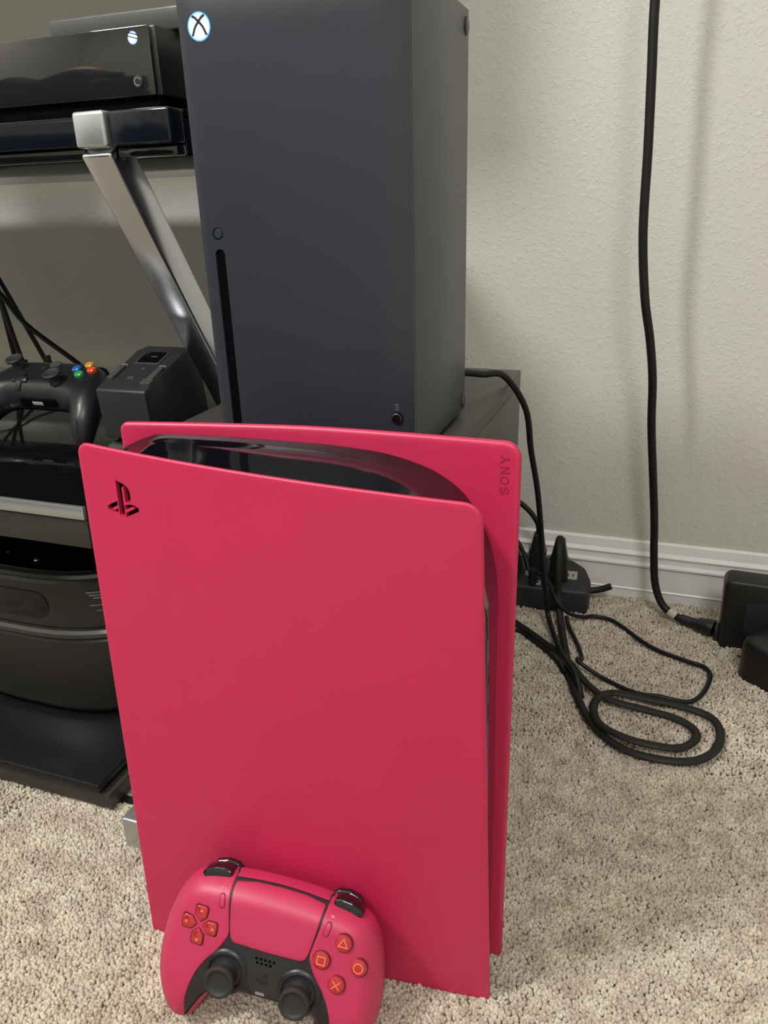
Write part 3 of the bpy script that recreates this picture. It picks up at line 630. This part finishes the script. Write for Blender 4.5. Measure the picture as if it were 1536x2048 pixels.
# ------------------------------------------------------------------ television on the stand, above the picture's upper edge
def television():
    T = thing('television', 'large flat black television on the stand, its shadow falling on the wall', 'television', (-.90, .645, .5852))
    bx('bezel', -.52, .515, -.028, -.004, .275, .86, 'blk', T, .004, 3)
    bx('screen', -.508, .503, -.0290, -.0279, .290, .848, 'glass_black', T, 0)
    bx('rear_case', -.40, .40, -.0038, .04, .33, .78, 'blk_matte', T, .01, 3)
    bx('neck', -.06, .06, -.012, .02, .012, .34, 'blk', T, .004)
    bx('base_plate', -.16, .16, -.09, .11, 0, .0125, 'blk', T, .003)
television()

# ------------------------------------------------------------------ chair-shaped stand-in behind the camera, added as the dark mass mirrored in glossy fronts
def chair_standin():
    T = thing('chair_standin', 'dark blue chair-shaped stand-in, added for its reflection in the glossy front of the flat console', 'chair_standin', (-1.24, -.85, FZ))
    M['denim'] = mat('standin_dark_blue_cloth', (.030, .038, .055, 1), .8, noise=.35, nscale=14, bump=.5, bscale=40, bdist=.01)
    M['pillow'] = mat('cream_pillow_fabric', (.62, .58, .50, 1), .8); M['piping'] = mat('orange_piping', (.60, .22, .04, 1), .7)
    bx('base', -.42, .42, -.42, .30, .06, .30, 'denim', T, .04, 4); bx('seat_cushion', -.28, .28, -.38, .07, .3005, .46, 'denim', T, .05, 5)
    for s in (-1, 1): bx('armrest', s * .36 - .075, s * .36 + .075, -.40, .31, .301, .62, 'denim', T, .06, 5)
    # backrest with two soft humps
    n = 28; prof = [(-.44 + .88 * k / n, .66 + .14 * math.exp(-((k / n - .72) / .2) ** 2) + .13 * math.exp(-((k / n - .22) / .16) ** 2)) for k in range(n + 1)]
    o = resample(round_poly([(-.44, .31), (.44, .31)] + prof[::-1], .02, 3), .03); e = rim(.07)
    slab('backrest', o, lambda P, d: .22 - e(d), lambda P, d: .06 + .4 * e(d), lambda p, h: (p[0], h + .02, p[1]), 'denim', T, rings=(.004, .02, .045, .07), grid=.05)
    for sx in (-1, 1):
        for sy in (-1, 1): bx('leg', sx * .36 - .02, sx * .36 + .02, sy * .26 - .06 - .02, sy * .26 - .06 + .02, 0, .061, 'dark', T, .002)
    P = thing('pillow', 'cream pillow with orange piping resting on the dark blue chair stand-in', 'pillow', (-1.15, -.935, FZ + .476))
    pr = circle2(0, .19, .18, 40, .19); e2 = rim(.05)
    slab('cover', resample(pr, .02), lambda p, d: .05 - e2(d), lambda p, d: -.05 + e2(d), lambda p, h: (p[0], h, p[1]), 'pillow', P, rings=(.003, .012, .03, .05), grid=.04)
    tube('piping', [(x, 0, y) for x, y in pr] + [(pr[0][0], 0, pr[0][1])], .012, 'piping', P, 8, 2)
chair_standin()

# ------------------------------------------------------------------ flat console on the top shelf, slim box on it
def flat_console():
    T = thing('flat_console', 'flat glossy black game console lying on the top shelf of the stand', 'game console', (-.51, .65, .5852))
    pl = lambda p, h: (p[0], h, p[1])
    x0, x1, yf, yb = -.152, .152, -.119, .12
    bx('plinth', x0 + .004, x1 - .004, yf + .004, yb, 0, .0095, 'dark', T, .001)
    bx('case', x0, x1, yf + .003, yb, .0096, .0535, 'blk', T, .0015)
    bx('front_face', x0, x1 - .004, yf, yf + .0028, .0098, .0532, 'flat_gloss', T, .0008)
    fb = Matrix.Rotation(PI / 2, 4, 'X'); cx = .1355
    lathe('eject_button', [(0, 0), (.0042, 0), (.0042, .0006), (.0038, .0009), (0, .0009)], 'blk', T, 24, Matrix.Translation((cx - .001, yf, .0190)) @ fb)
    arc = [(cx - .001 + .0026 * math.cos(t), .0190 + .0026 * math.sin(t)) for t in np.linspace(.3, 5.2, 14)]
    ribbon('eject_print', [arc], .0007, -yf + .0007, -yf + .0011, lambda p, h: (p[0], -h, p[1]), 'label', T)
    r = .0035; h = lathe('bloom_ring', [(0, 0), (r * 1.2, 0), (r * 1.2, .00008), (0, .00008)], 'glow_blue', T, 28, Matrix.Translation((cx - .001, yf, .0462)) @ fb)  # glowing ring again painted as bloom
    gl = lathe('power_logo', [(0, 0), (r, 0), (r, .00016), (0, .00016)], 'glow', T, 28, Matrix.Translation((cx - .001, yf, .0462)) @ fb)
    ribbon('logo_stroke', [[(cx - .0052, .0485 + k * .0011 + .0002), (cx + .0032, .0462 + k * .0012 + .0002)] for k in (-1, 1)], .0008, -yf + .0001, -yf + .0003, lambda p, h: (p[0], -h, p[1]), 'piano', gl)
    S = thing('slim_media_box', 'slim grey plastic box with a rounded corner lying on the flat console', 'media box', (-.408, .63, .6389))
    o = resample(round_poly([(-.066, -.068), (.066, -.068), (.066, .06), (-.066, .06)], [.004, .014, .006, .006], 6), .01); e = rim(.0016)
    slab('case', o, lambda P, d: .0165 - e(d), lambda P, d: .0012 + e(d), lambda p, h: (p[0], p[1], h), 'grey_dev', S, rings=(.0004, .001, .0016))
    bx('base_pad', -.06, .06, -.06, .054, 0, .0014, 'dark', S, 0)
flat_console()

# ------------------------------------------------------------------ charging dock and black controller on the middle shelf
def dock():
    T = thing('charging_dock', 'black slanted controller charging dock standing on the middle shelf', 'charging dock', (-.4600, .60, .3002))
    # side outline in (y, z), extruded in x
    side = [(-.036, .020), (-.040, .067), (-.034, .0695), (.028, .0905), (.052, .0925), (.060, .020)]
    sm = resample(round_poly(side, [.002, .003, .004, .006, .01, .003], 5), .006); e = rim(.0018)
    body = slab('body', sm, lambda P, d: .0270 - e(d), lambda P, d: -.0270 + e(d), lambda p, h: (h, p[0], p[1]), 'blk_matte', T, rings=(.0004, .0018), grid=.02)
    bx('base', -.029, .027, -.030, .056, 0, .0145, 'blk_matte', T, .003, 3)
    bx('base_lip', -.0285, .0265, -.034, -.0296, .004, .0125, 'grey_dev', T, .0015)
    bx('neck', -.022, .020, -.026, .05, .0144, .0205, 'dark', T, 0)
    # parts on the sloping face
    dy, dz = .062, .021; L = math.hypot(dy, dz); ty, tz = dy / L, dz / L; ny, nz = -tz, ty
    pt = lambda x, s, h: (x, -.034 + ty * s + ny * h, .0695 + tz * s + nz * h)
    def patch(name, x0, x1, s0, s1, h, m, h0=-.001): return hexa(name, [pt(x0, s0, h0), pt(x1, s0, h0), pt(x1, s1, h0), pt(x0, s1, h0)], [pt(x0, s0, h), pt(x1, s0, h), pt(x1, s1, h), pt(x0, s1, h)], m, T, .0004)
    patch('socket_frame', -.0135, .0135, .040, .062, .0012, 'grey_dev'); patch('socket', -.0120, .0120, .0415, .0615, .0014, 'dark')
    for k in range(3): patch('contact_pin', -.001 + k * .0024, .0003 + k * .0024, .0515, .0528, .0020, 'label')
    patch('contact_bar', -.009, -.005, .046, .060, .0022, 'piano')
    for s in (-1, 1): patch('clip', s * .0215 - .0032, s * .0215 + .0032, .010, .034, .0026, 'grey_dev'); patch('clip_tip', s * .0215 - .0036, s * .0215 + .0036, .0345, .0365, .002, 'label')
    patch('release_button', -.005, .003, .0125, .0165, .0012, 'grey_dev'); patch('indicator', .000, .005, .030, .033, .0010, 'grey_dev')
    patch('front_tongue', .0155, .0262, .004, .0125, .0022, 'grey_dev')
dock()
def black_controller():
    T = pad_frame('black_controller', 'black game controller with coloured letter buttons on the middle shelf', 'game controller', (-.5830, .600, .3640), *axes(0, math.radians(70), 0))
    pl = lambda p, h: (p[0] * mm, p[1] * mm, h * mm)
    half = [(0, 36), (22, 36), (38, 35), (52, 30), (62, 20), (70, 2), (75, -20), (76.5, -38), (73, -50), (65, -54), (57, -50), (51, -40), (44, -28), (36, -22), (20, -20), (0, -20)]
    OUT = resample(smooth_closed(mirror(half)), 2.2); R_ = 15
    def field(P):
        d = seg_dist(P, OUT); d[~inside(P, OUT)] = 0; pr = np.sqrt(np.maximum(0, 1 - (1 - np.minimum(d / R_, 1)) ** 2)); b = -.0098 * np.maximum(-P[:, 1] - 5, 0) ** 2
        return -14 + 17 * pr + b, -14 - 18 * pr + b
    nx = np.roll(OUT, -1, 0) - np.roll(OUT, 1, 0); nn = np.stack([-nx[:, 1], nx[:, 0]], 1); nn /= np.linalg.norm(nn, axis=1)[:, None]
    if not inside(OUT[:1] + nn[:1] * .05, OUT)[0]: nn = -nn
    ex = []
    for d in (.4, 1.2, 2.5, 4.5, 7, 10, 13.5):
        q = OUT + nn * d; ex.append(q[inside(q, OUT) & (seg_dist(q, OUT) > d * .93)])
    gx, gy = np.meshgrid(np.arange(-76, 77, 3.5), np.arange(-54, 37, 3.5)); g = np.stack([gx.ravel(), gy.ravel()], 1); g = g[inside(g, OUT)]; ex.append(g[seg_dist(g, OUT) > 14.5]); EX = np.concatenate(ex)
    slab('body', OUT, lambda P, d: field(P)[0], lambda P, d: field(P)[1], pl, 'blk', T, extra=EX, pillow=True, angle=60)
    at = lambda x, y: float(field(np.array([[x, y]], float))[0][0])
    B = lambda x, y, dz=0: Matrix.Scale(mm, 4) @ Matrix.Translation((x, y, at(x, y) + dz))
    for (dx, dy, m) in ((0, -9, 'btn_g'), (9, 0, 'btn_r'), (-9, 0, 'btn_b'), (0, 9, 'btn_y')):
        lathe('letter_button', [(0, -1), (4.6, -1), (4.6, 2.2), (3.6, 3.3), (0, 3.6)], m, T, 20, B(42 + dx, 14 + dy))
    for x, y in ((-42, 14), (22, -8)):
        lathe('thumb_stick', [(0, -1), (6, -1), (4.5, 4), (4.5, 7), (8.5, 8), (9, 10), (8, 11), (6, 10), (0, 9.6)], 'rubber', T, 28, B(x, y))
    pad = [(-3, -9), (3, -9), (3, -3), (9, -3), (9, 3), (3, 3), (3, 9), (-3, 9), (-3, 3), (-9, 3), (-9, -3), (-3, -3)]
    e = rim(.6); slab('direction_pad', resample([(x - 22, y - 8) for x, y in pad], 2), lambda P, d: field(P)[0] + 2.2 - e(d), lambda P, d: field(P)[0] - 1, pl, 'blk', T, rings=(.6,))
    lathe('guide_button', [(0, -1), (6, -1), (6, .5), (0, .9)], 'grey_dev', T, 24, B(0, 22))
    for x in (-9, 9): lathe('menu_button', [(0, -1), (2.4, -1), (2.4, .8), (0, 1.1)], 'blk_matte', T, 16, B(x, 14))
    # headset socket in the edge that faces the room
    bx('socket_plate', -.020, .024, -.0222, -.0192, -.0185, -.0105, 'dark', T, .0006)
    bx('headset_socket', -.004, .009, -.0228, -.0221, -.0165, -.0125, 'cream', T, .0004)
    for s in (-1, 1):
        b = [(s * x, y) for x, y in ((30, 33), (33, 38.5), (48, 36), (58, 28), (53, 26))]
        slab('shoulder_button', resample(round_poly(b, 2, 4), 2), lambda P, d: -8 + 0 * d, lambda P, d: -18 + 0 * d, pl, 'piano', T)
black_controller()

# ------------------------------------------------------------------ round appliance on the base board
def appliance():
    T = thing('round_appliance', 'round black countertop appliance with an oval window on the bottom shelf', 'appliance', (-.590, .70, .0314))
    a, b, pw = .160, .200, 3.0
    L = lambda n, prof, m, p=T: lathe(n, [(r, h) for r, h in prof], m, p, 96, None, a, b, pw, 30)
    L('lower_bowl', [(0, 0), (.90, 0), (.955, .004), (.985, .012), (1.0, .04), (1.0, .092), (.985, .0965)], 'appl')
    L('steel_ring', [(.98, .0966), (1.005, .0966), (1.016, .099), (1.016, .103), (1.005, .106), (.99, .1065)], 'appl_ring')
    L('control_band', [(.985, .1067), (.993, .109), (.985, .155), (.972, .158)], 'appl')
    L('lid_rim', [(.972, .1582), (.978, .160), (.972, .1635), (.95, .165), (.93, .164)], 'appl_ring')
    L('lid', [(.93, .1640), (.925, .1625), (.86, .166), (.6, .176), (.3, .181), (0, .182)], 'piano')
    # window, print and chrome studs put in for highlights sit on the front of the superellipse
    def on(x, z, h):
        r = .989 if z < .158 else .97; y = -b * r * (1 - min(1, abs(x / (a * r))) ** pw) ** (1 / pw); return (x, y - h, z)
    pl = lambda p, h: on(p[0], p[1], h)
    w = resample(round_poly([(-.14, .1165), (.050, .1165), (.050, .146), (-.14, .146)], .0145, 8), .005)
    slab('window', w, lambda P, d: .0008 + 0 * d, lambda P, d: -.004 + 0 * d, pl, 'console_gloss', T, grid=.01)
    for k, (z, x0, x1) in enumerate(((.1465, .090, .114), (.1435, .092, .114), (.1405, .095, .114), (.1325, .091, .114), (.1265, .096, .112))):
        ribbon('label_print', [[(x0 + t * (x1 - x0), z) for t in np.linspace(0, 1, 5)]], .0014 if k < 3 else .0009, .0, .0012, pl, 'label', T)
    for x, y in ((-.02, -.165), (.05, -.158), (.022, -.172)):
        lathe('lid_glint', [(0, 0), (.0022, 0), (.0016, .0012), (0, .0015)], 'chrome', T, 12, Matrix.Translation((x, y, .166)))
appliance()

# ------------------------------------------------------------------ power strip, plugs, cords
def power_strip():
    T = thing('power_strip', 'black power strip with cream outlets on the carpet by the baseboard', 'power strip', (-.19, .955, 0), math.radians(3))
    top = lambda y: .040 + .30 * y
    o = resample(round_poly([(-.13, -.032), (.126, -.032), (.130, -.010), (.120, .016), (.100, .030), (-.13, .030)], [.006, .004, .02, .02, .012, .006], 6), .012); e = rim(.003)
    slab('case', o, lambda P, d: top(P[:, 1]) - e(d), lambda P, d: FZ + .002 + 0 * d, lambda p, h: (p[0], p[1], h), 'blk_matte', T, rings=(.0006, .0015, .003))
    for k, (x, y) in enumerate(((.1020, -.002), (.076, -.002), (.050, -.004), (.0845, -.022), (.058, -.022), (.020, .0), (-.01, .0))):
        hw = .0085 if k in (0, 2) else .006; hd = .0075 if k in (0, 2) else .004
        q = lambda h: [(x - hw, y - hd, top(y - hd) + h), (x + hw, y - hd, top(y - hd) + h), (x + hw, y + hd, top(y + hd) + h), (x - hw, y + hd, top(y + hd) + h)]
        ou = hexa('outlet', q(-.001), q(.0009), 'cream' if k in (0, 2, 4) else 'blk', T, .0004)
        for s in (-1, 1): bx('slot', x + s * hw * .4 - .0007, x + s * hw * .4 + .0007, y - hd * .4, y + hd * .4, top(y) + .0002, top(y) + .0014, 'dark', ou, 0)
    tube('lead', [(.122, .002, .016), (.140, .004, .019), (.156, .005, .026)], .0045, 'cable', T)
power_strip()
def plug(parent, x, y, z, ang=0, h=.05, name='plug'):
    P = resample(round_poly([(-.013, 0), (.013, 0), (.0105, h * .45), (.0125, h * .5), (.0105, h * .58), (.006, h), (-.006, h), (-.0105, h * .58), (-.0125, h * .5), (-.0105, h * .45)], .002, 3), .004); e = rim(.003)
    return slab(name, P, lambda p, d: .0085 - e(d), lambda p, d: -.0085 + e(d), lambda p, hh: (x + p[0] * math.cos(ang) - hh * math.sin(ang), y + p[0] * math.sin(ang) + hh * math.cos(ang), z + p[1]), 'blk', parent, rings=(.001, .003))
def cords():
    # flat cable: plug on the strip, down over the front, two turns on the carpet, back under the cabinet
    T = thing('flat_power_cord', 'black flat power cord coiled in two loops on the carpet', 'cord', (0, .70, 0)); q = lambda L: [(x, y - .70, z) for x, y, z in L]
    plug(T, -.1035, .248, .0385, .1, .058)
    run = [(-.1035, .9480, .090), (-.1030, .938, .103), (-.1015, .920, .093), (-.0995, .908, .062), (-.0965, .903, .030), (-.0870, .872, .007), (-.073, .8115, .005), (-.0638, .7706, .005), (-.0532, .7384, .005), (-.0335, .6936, .005), (-.0059, .6629, .005), (.0279, .6533, .005), (.0647, .659, .005), (.0871, .6807, .005), (.0944, .7128, .005), (.0852, .7382, .005), (.0555, .7487, .005), (.0195, .7496, .006), (-.012, .7464, .009), (-.0284, .7327, .009), (-.0318, .7075, .009), (-.0213, .6828, .010), (.0035, .6685, .011), (.0323, .6665, .010), (.0556, .6742, .007), (.0700, .6946, .005), (.0685, .7122, .005), (.0505, .7252, .005), (.0201, .7310, .005), (-.0164, .7345, .007), (-.0392, .7497, .009), (-.0572, .7726, .011), (-.0747, .8019, .009), (-.1018, .8321, .005), (-.1467, .8717, .005), (-.18, .885, .005)]
    tube('cable', q(run), .0046, 'cord_flat', T, 10, 6, .62)
    # thin cord
    T = thing('thin_power_cord', 'thin black cord running from the power strip in a wide bend across the carpet', 'cord', (0, .85, 0)); q = lambda L: [(x, y - .85, z) for x, y, z in L]
    th = [(-.135, .930, .052), (-.115, .918, .050), (-.098, .893, .034), (-.082, .896, .016), (-.0640, .909, .006), (-.0500, .9185, .004), (-.024, .9134, .003), (.0209, .8654, .003), (.061, .8455, .003), (.0829, .8368, .003), (.0882, .8173, .003), (.0789, .7812, .003), (.0633, .7610, .003), (.0351, .7580, .006), (.0086, .7620, .003), (-.0253, .7788, .003), (-.051, .7860, .012), (-.0585, .7890, .017), (-.0541, .803, .010), (-.0639, .8454, .003), (-.0790, .8806, .006), (-.0836, .889, .016)]
    tube('cable', q(th), .0026, 'cable', T, 8, 6)
    tube('plug_end', q([(-.135, .932, .0355), (-.135, .930, .056)]), .006, 'blk', T, 10, 1)
    # another cord crossing under
    T = thing('under_cord', 'thin black cord emerging from behind the crimson console towards the coil', 'cord', (-.11, .82, 0)); q = lambda L: [(x + .11, y - .82, z) for x, y, z in L]
    tube('cable', q([(-.30, .86, .002), (-.20, .845, .002), (-.1611, .846, .002), (-.1407, .8574, .002), (-.1146, .8352, .002), (-.0857, .8052, .002), (-.0628, .7635, -.003), (-.0450, .7250, -.003), (-.0300, .6980, -.003)]), .0023, 'cable', T, 8, 6)
    # the tower's power cord
    T = thing('tower_power_cord', 'black power cord arching over the cabinet edge from behind the tower console', 'cord', (-.12, .80, 0)); q = lambda L: [(x + .12, y - .80, z) for x, y, z in L]
    tube('cable', q([(-.2150, .646, .372), (-.2000, .668, .3725), (-.1850, .685, .3705), (-.1744, .70, .3673), (-.1620, .72, .3620), (-.1455, .745, .3555), (-.1270, .767, .3180), (-.1233, .79, .2672), (-.1172, .81, .2146), (-.1137, .83, .1578), (-.1128, .85, .1097), (-.1100, .868, .0614), (-.1059, .8780, .020), (-.0905, .8349, .0135), (-.0740, .7923, .0145), (-.0580, .7600, .0165), (-.0500, .7470, .0040), (-.0460, .7410, -.007)]), .0033, 'cable', T, 10, 6)
    bx('plug', -.112, -.094, -.164, -.147, .364, .380, 'blk', T, .003)
    # arched cord with its own plug, and a block plug at the left
    T = thing('arched_cord', 'short black cord arching up from its plug on the power strip', 'cord', (-.134, .955, .045)); q = lambda L: [(x + .134, y - .93, z - .045) for x, y, z in L]
    plug(T, 0, .004, -.0030, .1, .055)
    tube('cable', q([(-.1338, .934, .088), (-.1345, .932, .106), (-.139, .93, .1185), (-.1524, .93, .1335), (-.1692, .93, .1413), (-.20, .925, .13), (-.23, .915, .09), (-.25, .91, .055)]), .0036, 'cable', T, 10, 6)
    T = thing('block_plug', 'black block plug at the power strip end nearest the console', 'plug', (-.170, .950, .0415))
    hexa('case', [(-.018, -.016, .001), (.016, -.016, .001), (.016, .014, .001), (-.018, .014, .001)], [(-.013, -.012, .05), (.008, -.012, .05), (.008, .010, .05), (-.013, .010, .05)], 'blk', T, .003)
    tube('cable', [(-.004, 0, .048), (.004, -.004, .052), (.014, -.010, .043), (.024, -.020, .030), (.030, -.028, .016)], .0028, 'cable', T, 8, 6)
    # hanging cord on the right with its connector, tie strap
    T = thing('hanging_cord', 'thick black cord hanging down in front of the wall to the black adapter', 'cord', (0, .95, 0)); q = lambda L: [(x, y - .95, z) for x, y, z in L]
    up = [(-.050, .93, 1.35), (-.046, .93, 1.05), (-.0440, .93, .80), (-.0436, .93, .695), (-.0405, .93, .6299), (-.0373, .93, .5606), (-.0357, .93, .5019), (-.0329, .93, .4609), (-.0257, .93, .4077), (-.0162, .935, .3628), (-.009, .94, .3158), (-.0049, .945, .2602), (.003, .95, .1955), (.0105, .955, .134), (.0150, .955, .0833), (.0205, .952, .0451), (.0320, .947, .0195), (.0490, .940, .0095), (.062, .934, .008)]
    tube('cable', q(up), .0049, 'cable', T, 12, 6)
    tube('tie_strap', q([(.0410, .9437, .0135), (.0460, .9415, .0110), (.0500, .9395, .0093)]), .0060, 'velcro', T, 12, 3)
    bx('strap_tail', .0425, .0458, -.0085, -.0075, .012, .0275, 'velcro', T, .0003)
    tube('strain_relief', q([(.056, .937, .0085), (.064, .9335, .0082), (.072, .930, .0082)]), .0062, 'rubber', T, 12, 3)
    tube('connector', q([(.070, .931, .0083), (.074, .929, .0085), (.080, .9265, .009), (.090, .9222, .010), (.0945, .9205, .010)]), .010, 'blk', T, 10, 3, .8, True, [.0075, .0085, .011, .0125, .0125])
    # adapter bricks at the right
    T = thing('power_adapter', 'black power adapter brick standing on edge at the baseboard', 'power adapter', (.135, .915, FZ), math.radians(-2))
    P = resample(round_poly([(-.034, 0), (.060, 0), (.060, .094), (-.0375, .095)], [.006, .006, .010, .010], 6), .01); e = rim(.004)
    slab('case', P, lambda p, d: .018 - e(d), lambda p, d: -.018 + e(d), lambda p, h: (p[0], h, p[1]), 'adapter', T, rings=(.0008, .002, .004))
    bx('rating_label', -.01, .03, -.0186, -.0178, .03, .07, 'blk_matte', T, 0)
    bx('inlet', -.0405, -.0345, -.010, .010, .004, .022, 'blk', T, .0015)
    T = thing('rounded_adapter', 'rounded black device lying on the carpet in front of the adapter brick', 'adapter', (.160, .834, FZ), math.radians(-32))
    P = resample(round_poly([(-.045, -.022), (.06, -.032), (.06, .05), (-.03, .045)], [.018, .02, .02, .02], 7), .008); e = rim(.014)
    slab('case', P, lambda p, d: .058 - e(d), lambda p, d: .001 + .4 * e(d), lambda p, h: (p[0], p[1], h), 'adapter', T, rings=(.0008, .003, .007, .014))
    bx('seam_band', -.0445, .055, -.012, -.010, .024, .0255, 'blk_matte', T, 0)
    # thin cables behind the stand
    C4 = [[(-1.03, .83, .545), (-.94, .83, .480), (-.8596, .83, .4250), (-.8193, .83, .3790), (-.7500, .83, .333), (-.7230, .83, .314), (-.708, .83, .3075)], [(-.910, .856, .545), (-.895, .855, .47), (-.880, .855, .41), (-.868, .855, .345), (-.860, .855, .3075)], [(-.905, .875, .545), (-.903, .875, .48), (-.900, .875, .40), (-.897, .875, .34), (-.895, .875, .3075)], [(-.962, .89, .545), (-.935, .89, .48), (-.905, .89, .42), (-.868, .89, .345), (-.850, .89, .3075)]]
    lab = ['rightmost thin black cable hanging behind the stand', 'second thin black cable from the left behind the stand', 'leftmost thin black cable hanging behind the stand', 'third thin black cable from the left behind the stand']
    for L, s in zip(C4, lab):
        b = L[-1]; T = thing('thin_cable', s, 'cable', b, 0, 'cables behind the stand')
        tube('cable', [(x - b[0], y - b[1], z - b[2]) for x, y, z in L], .0034, 'cable', T, 8, 6)
        tube('cable_end', [(0, 0, -.0055), (.001, 0, .006), (.0, 0, .016)], .0046, 'blk', T, 8, 2)
cords()
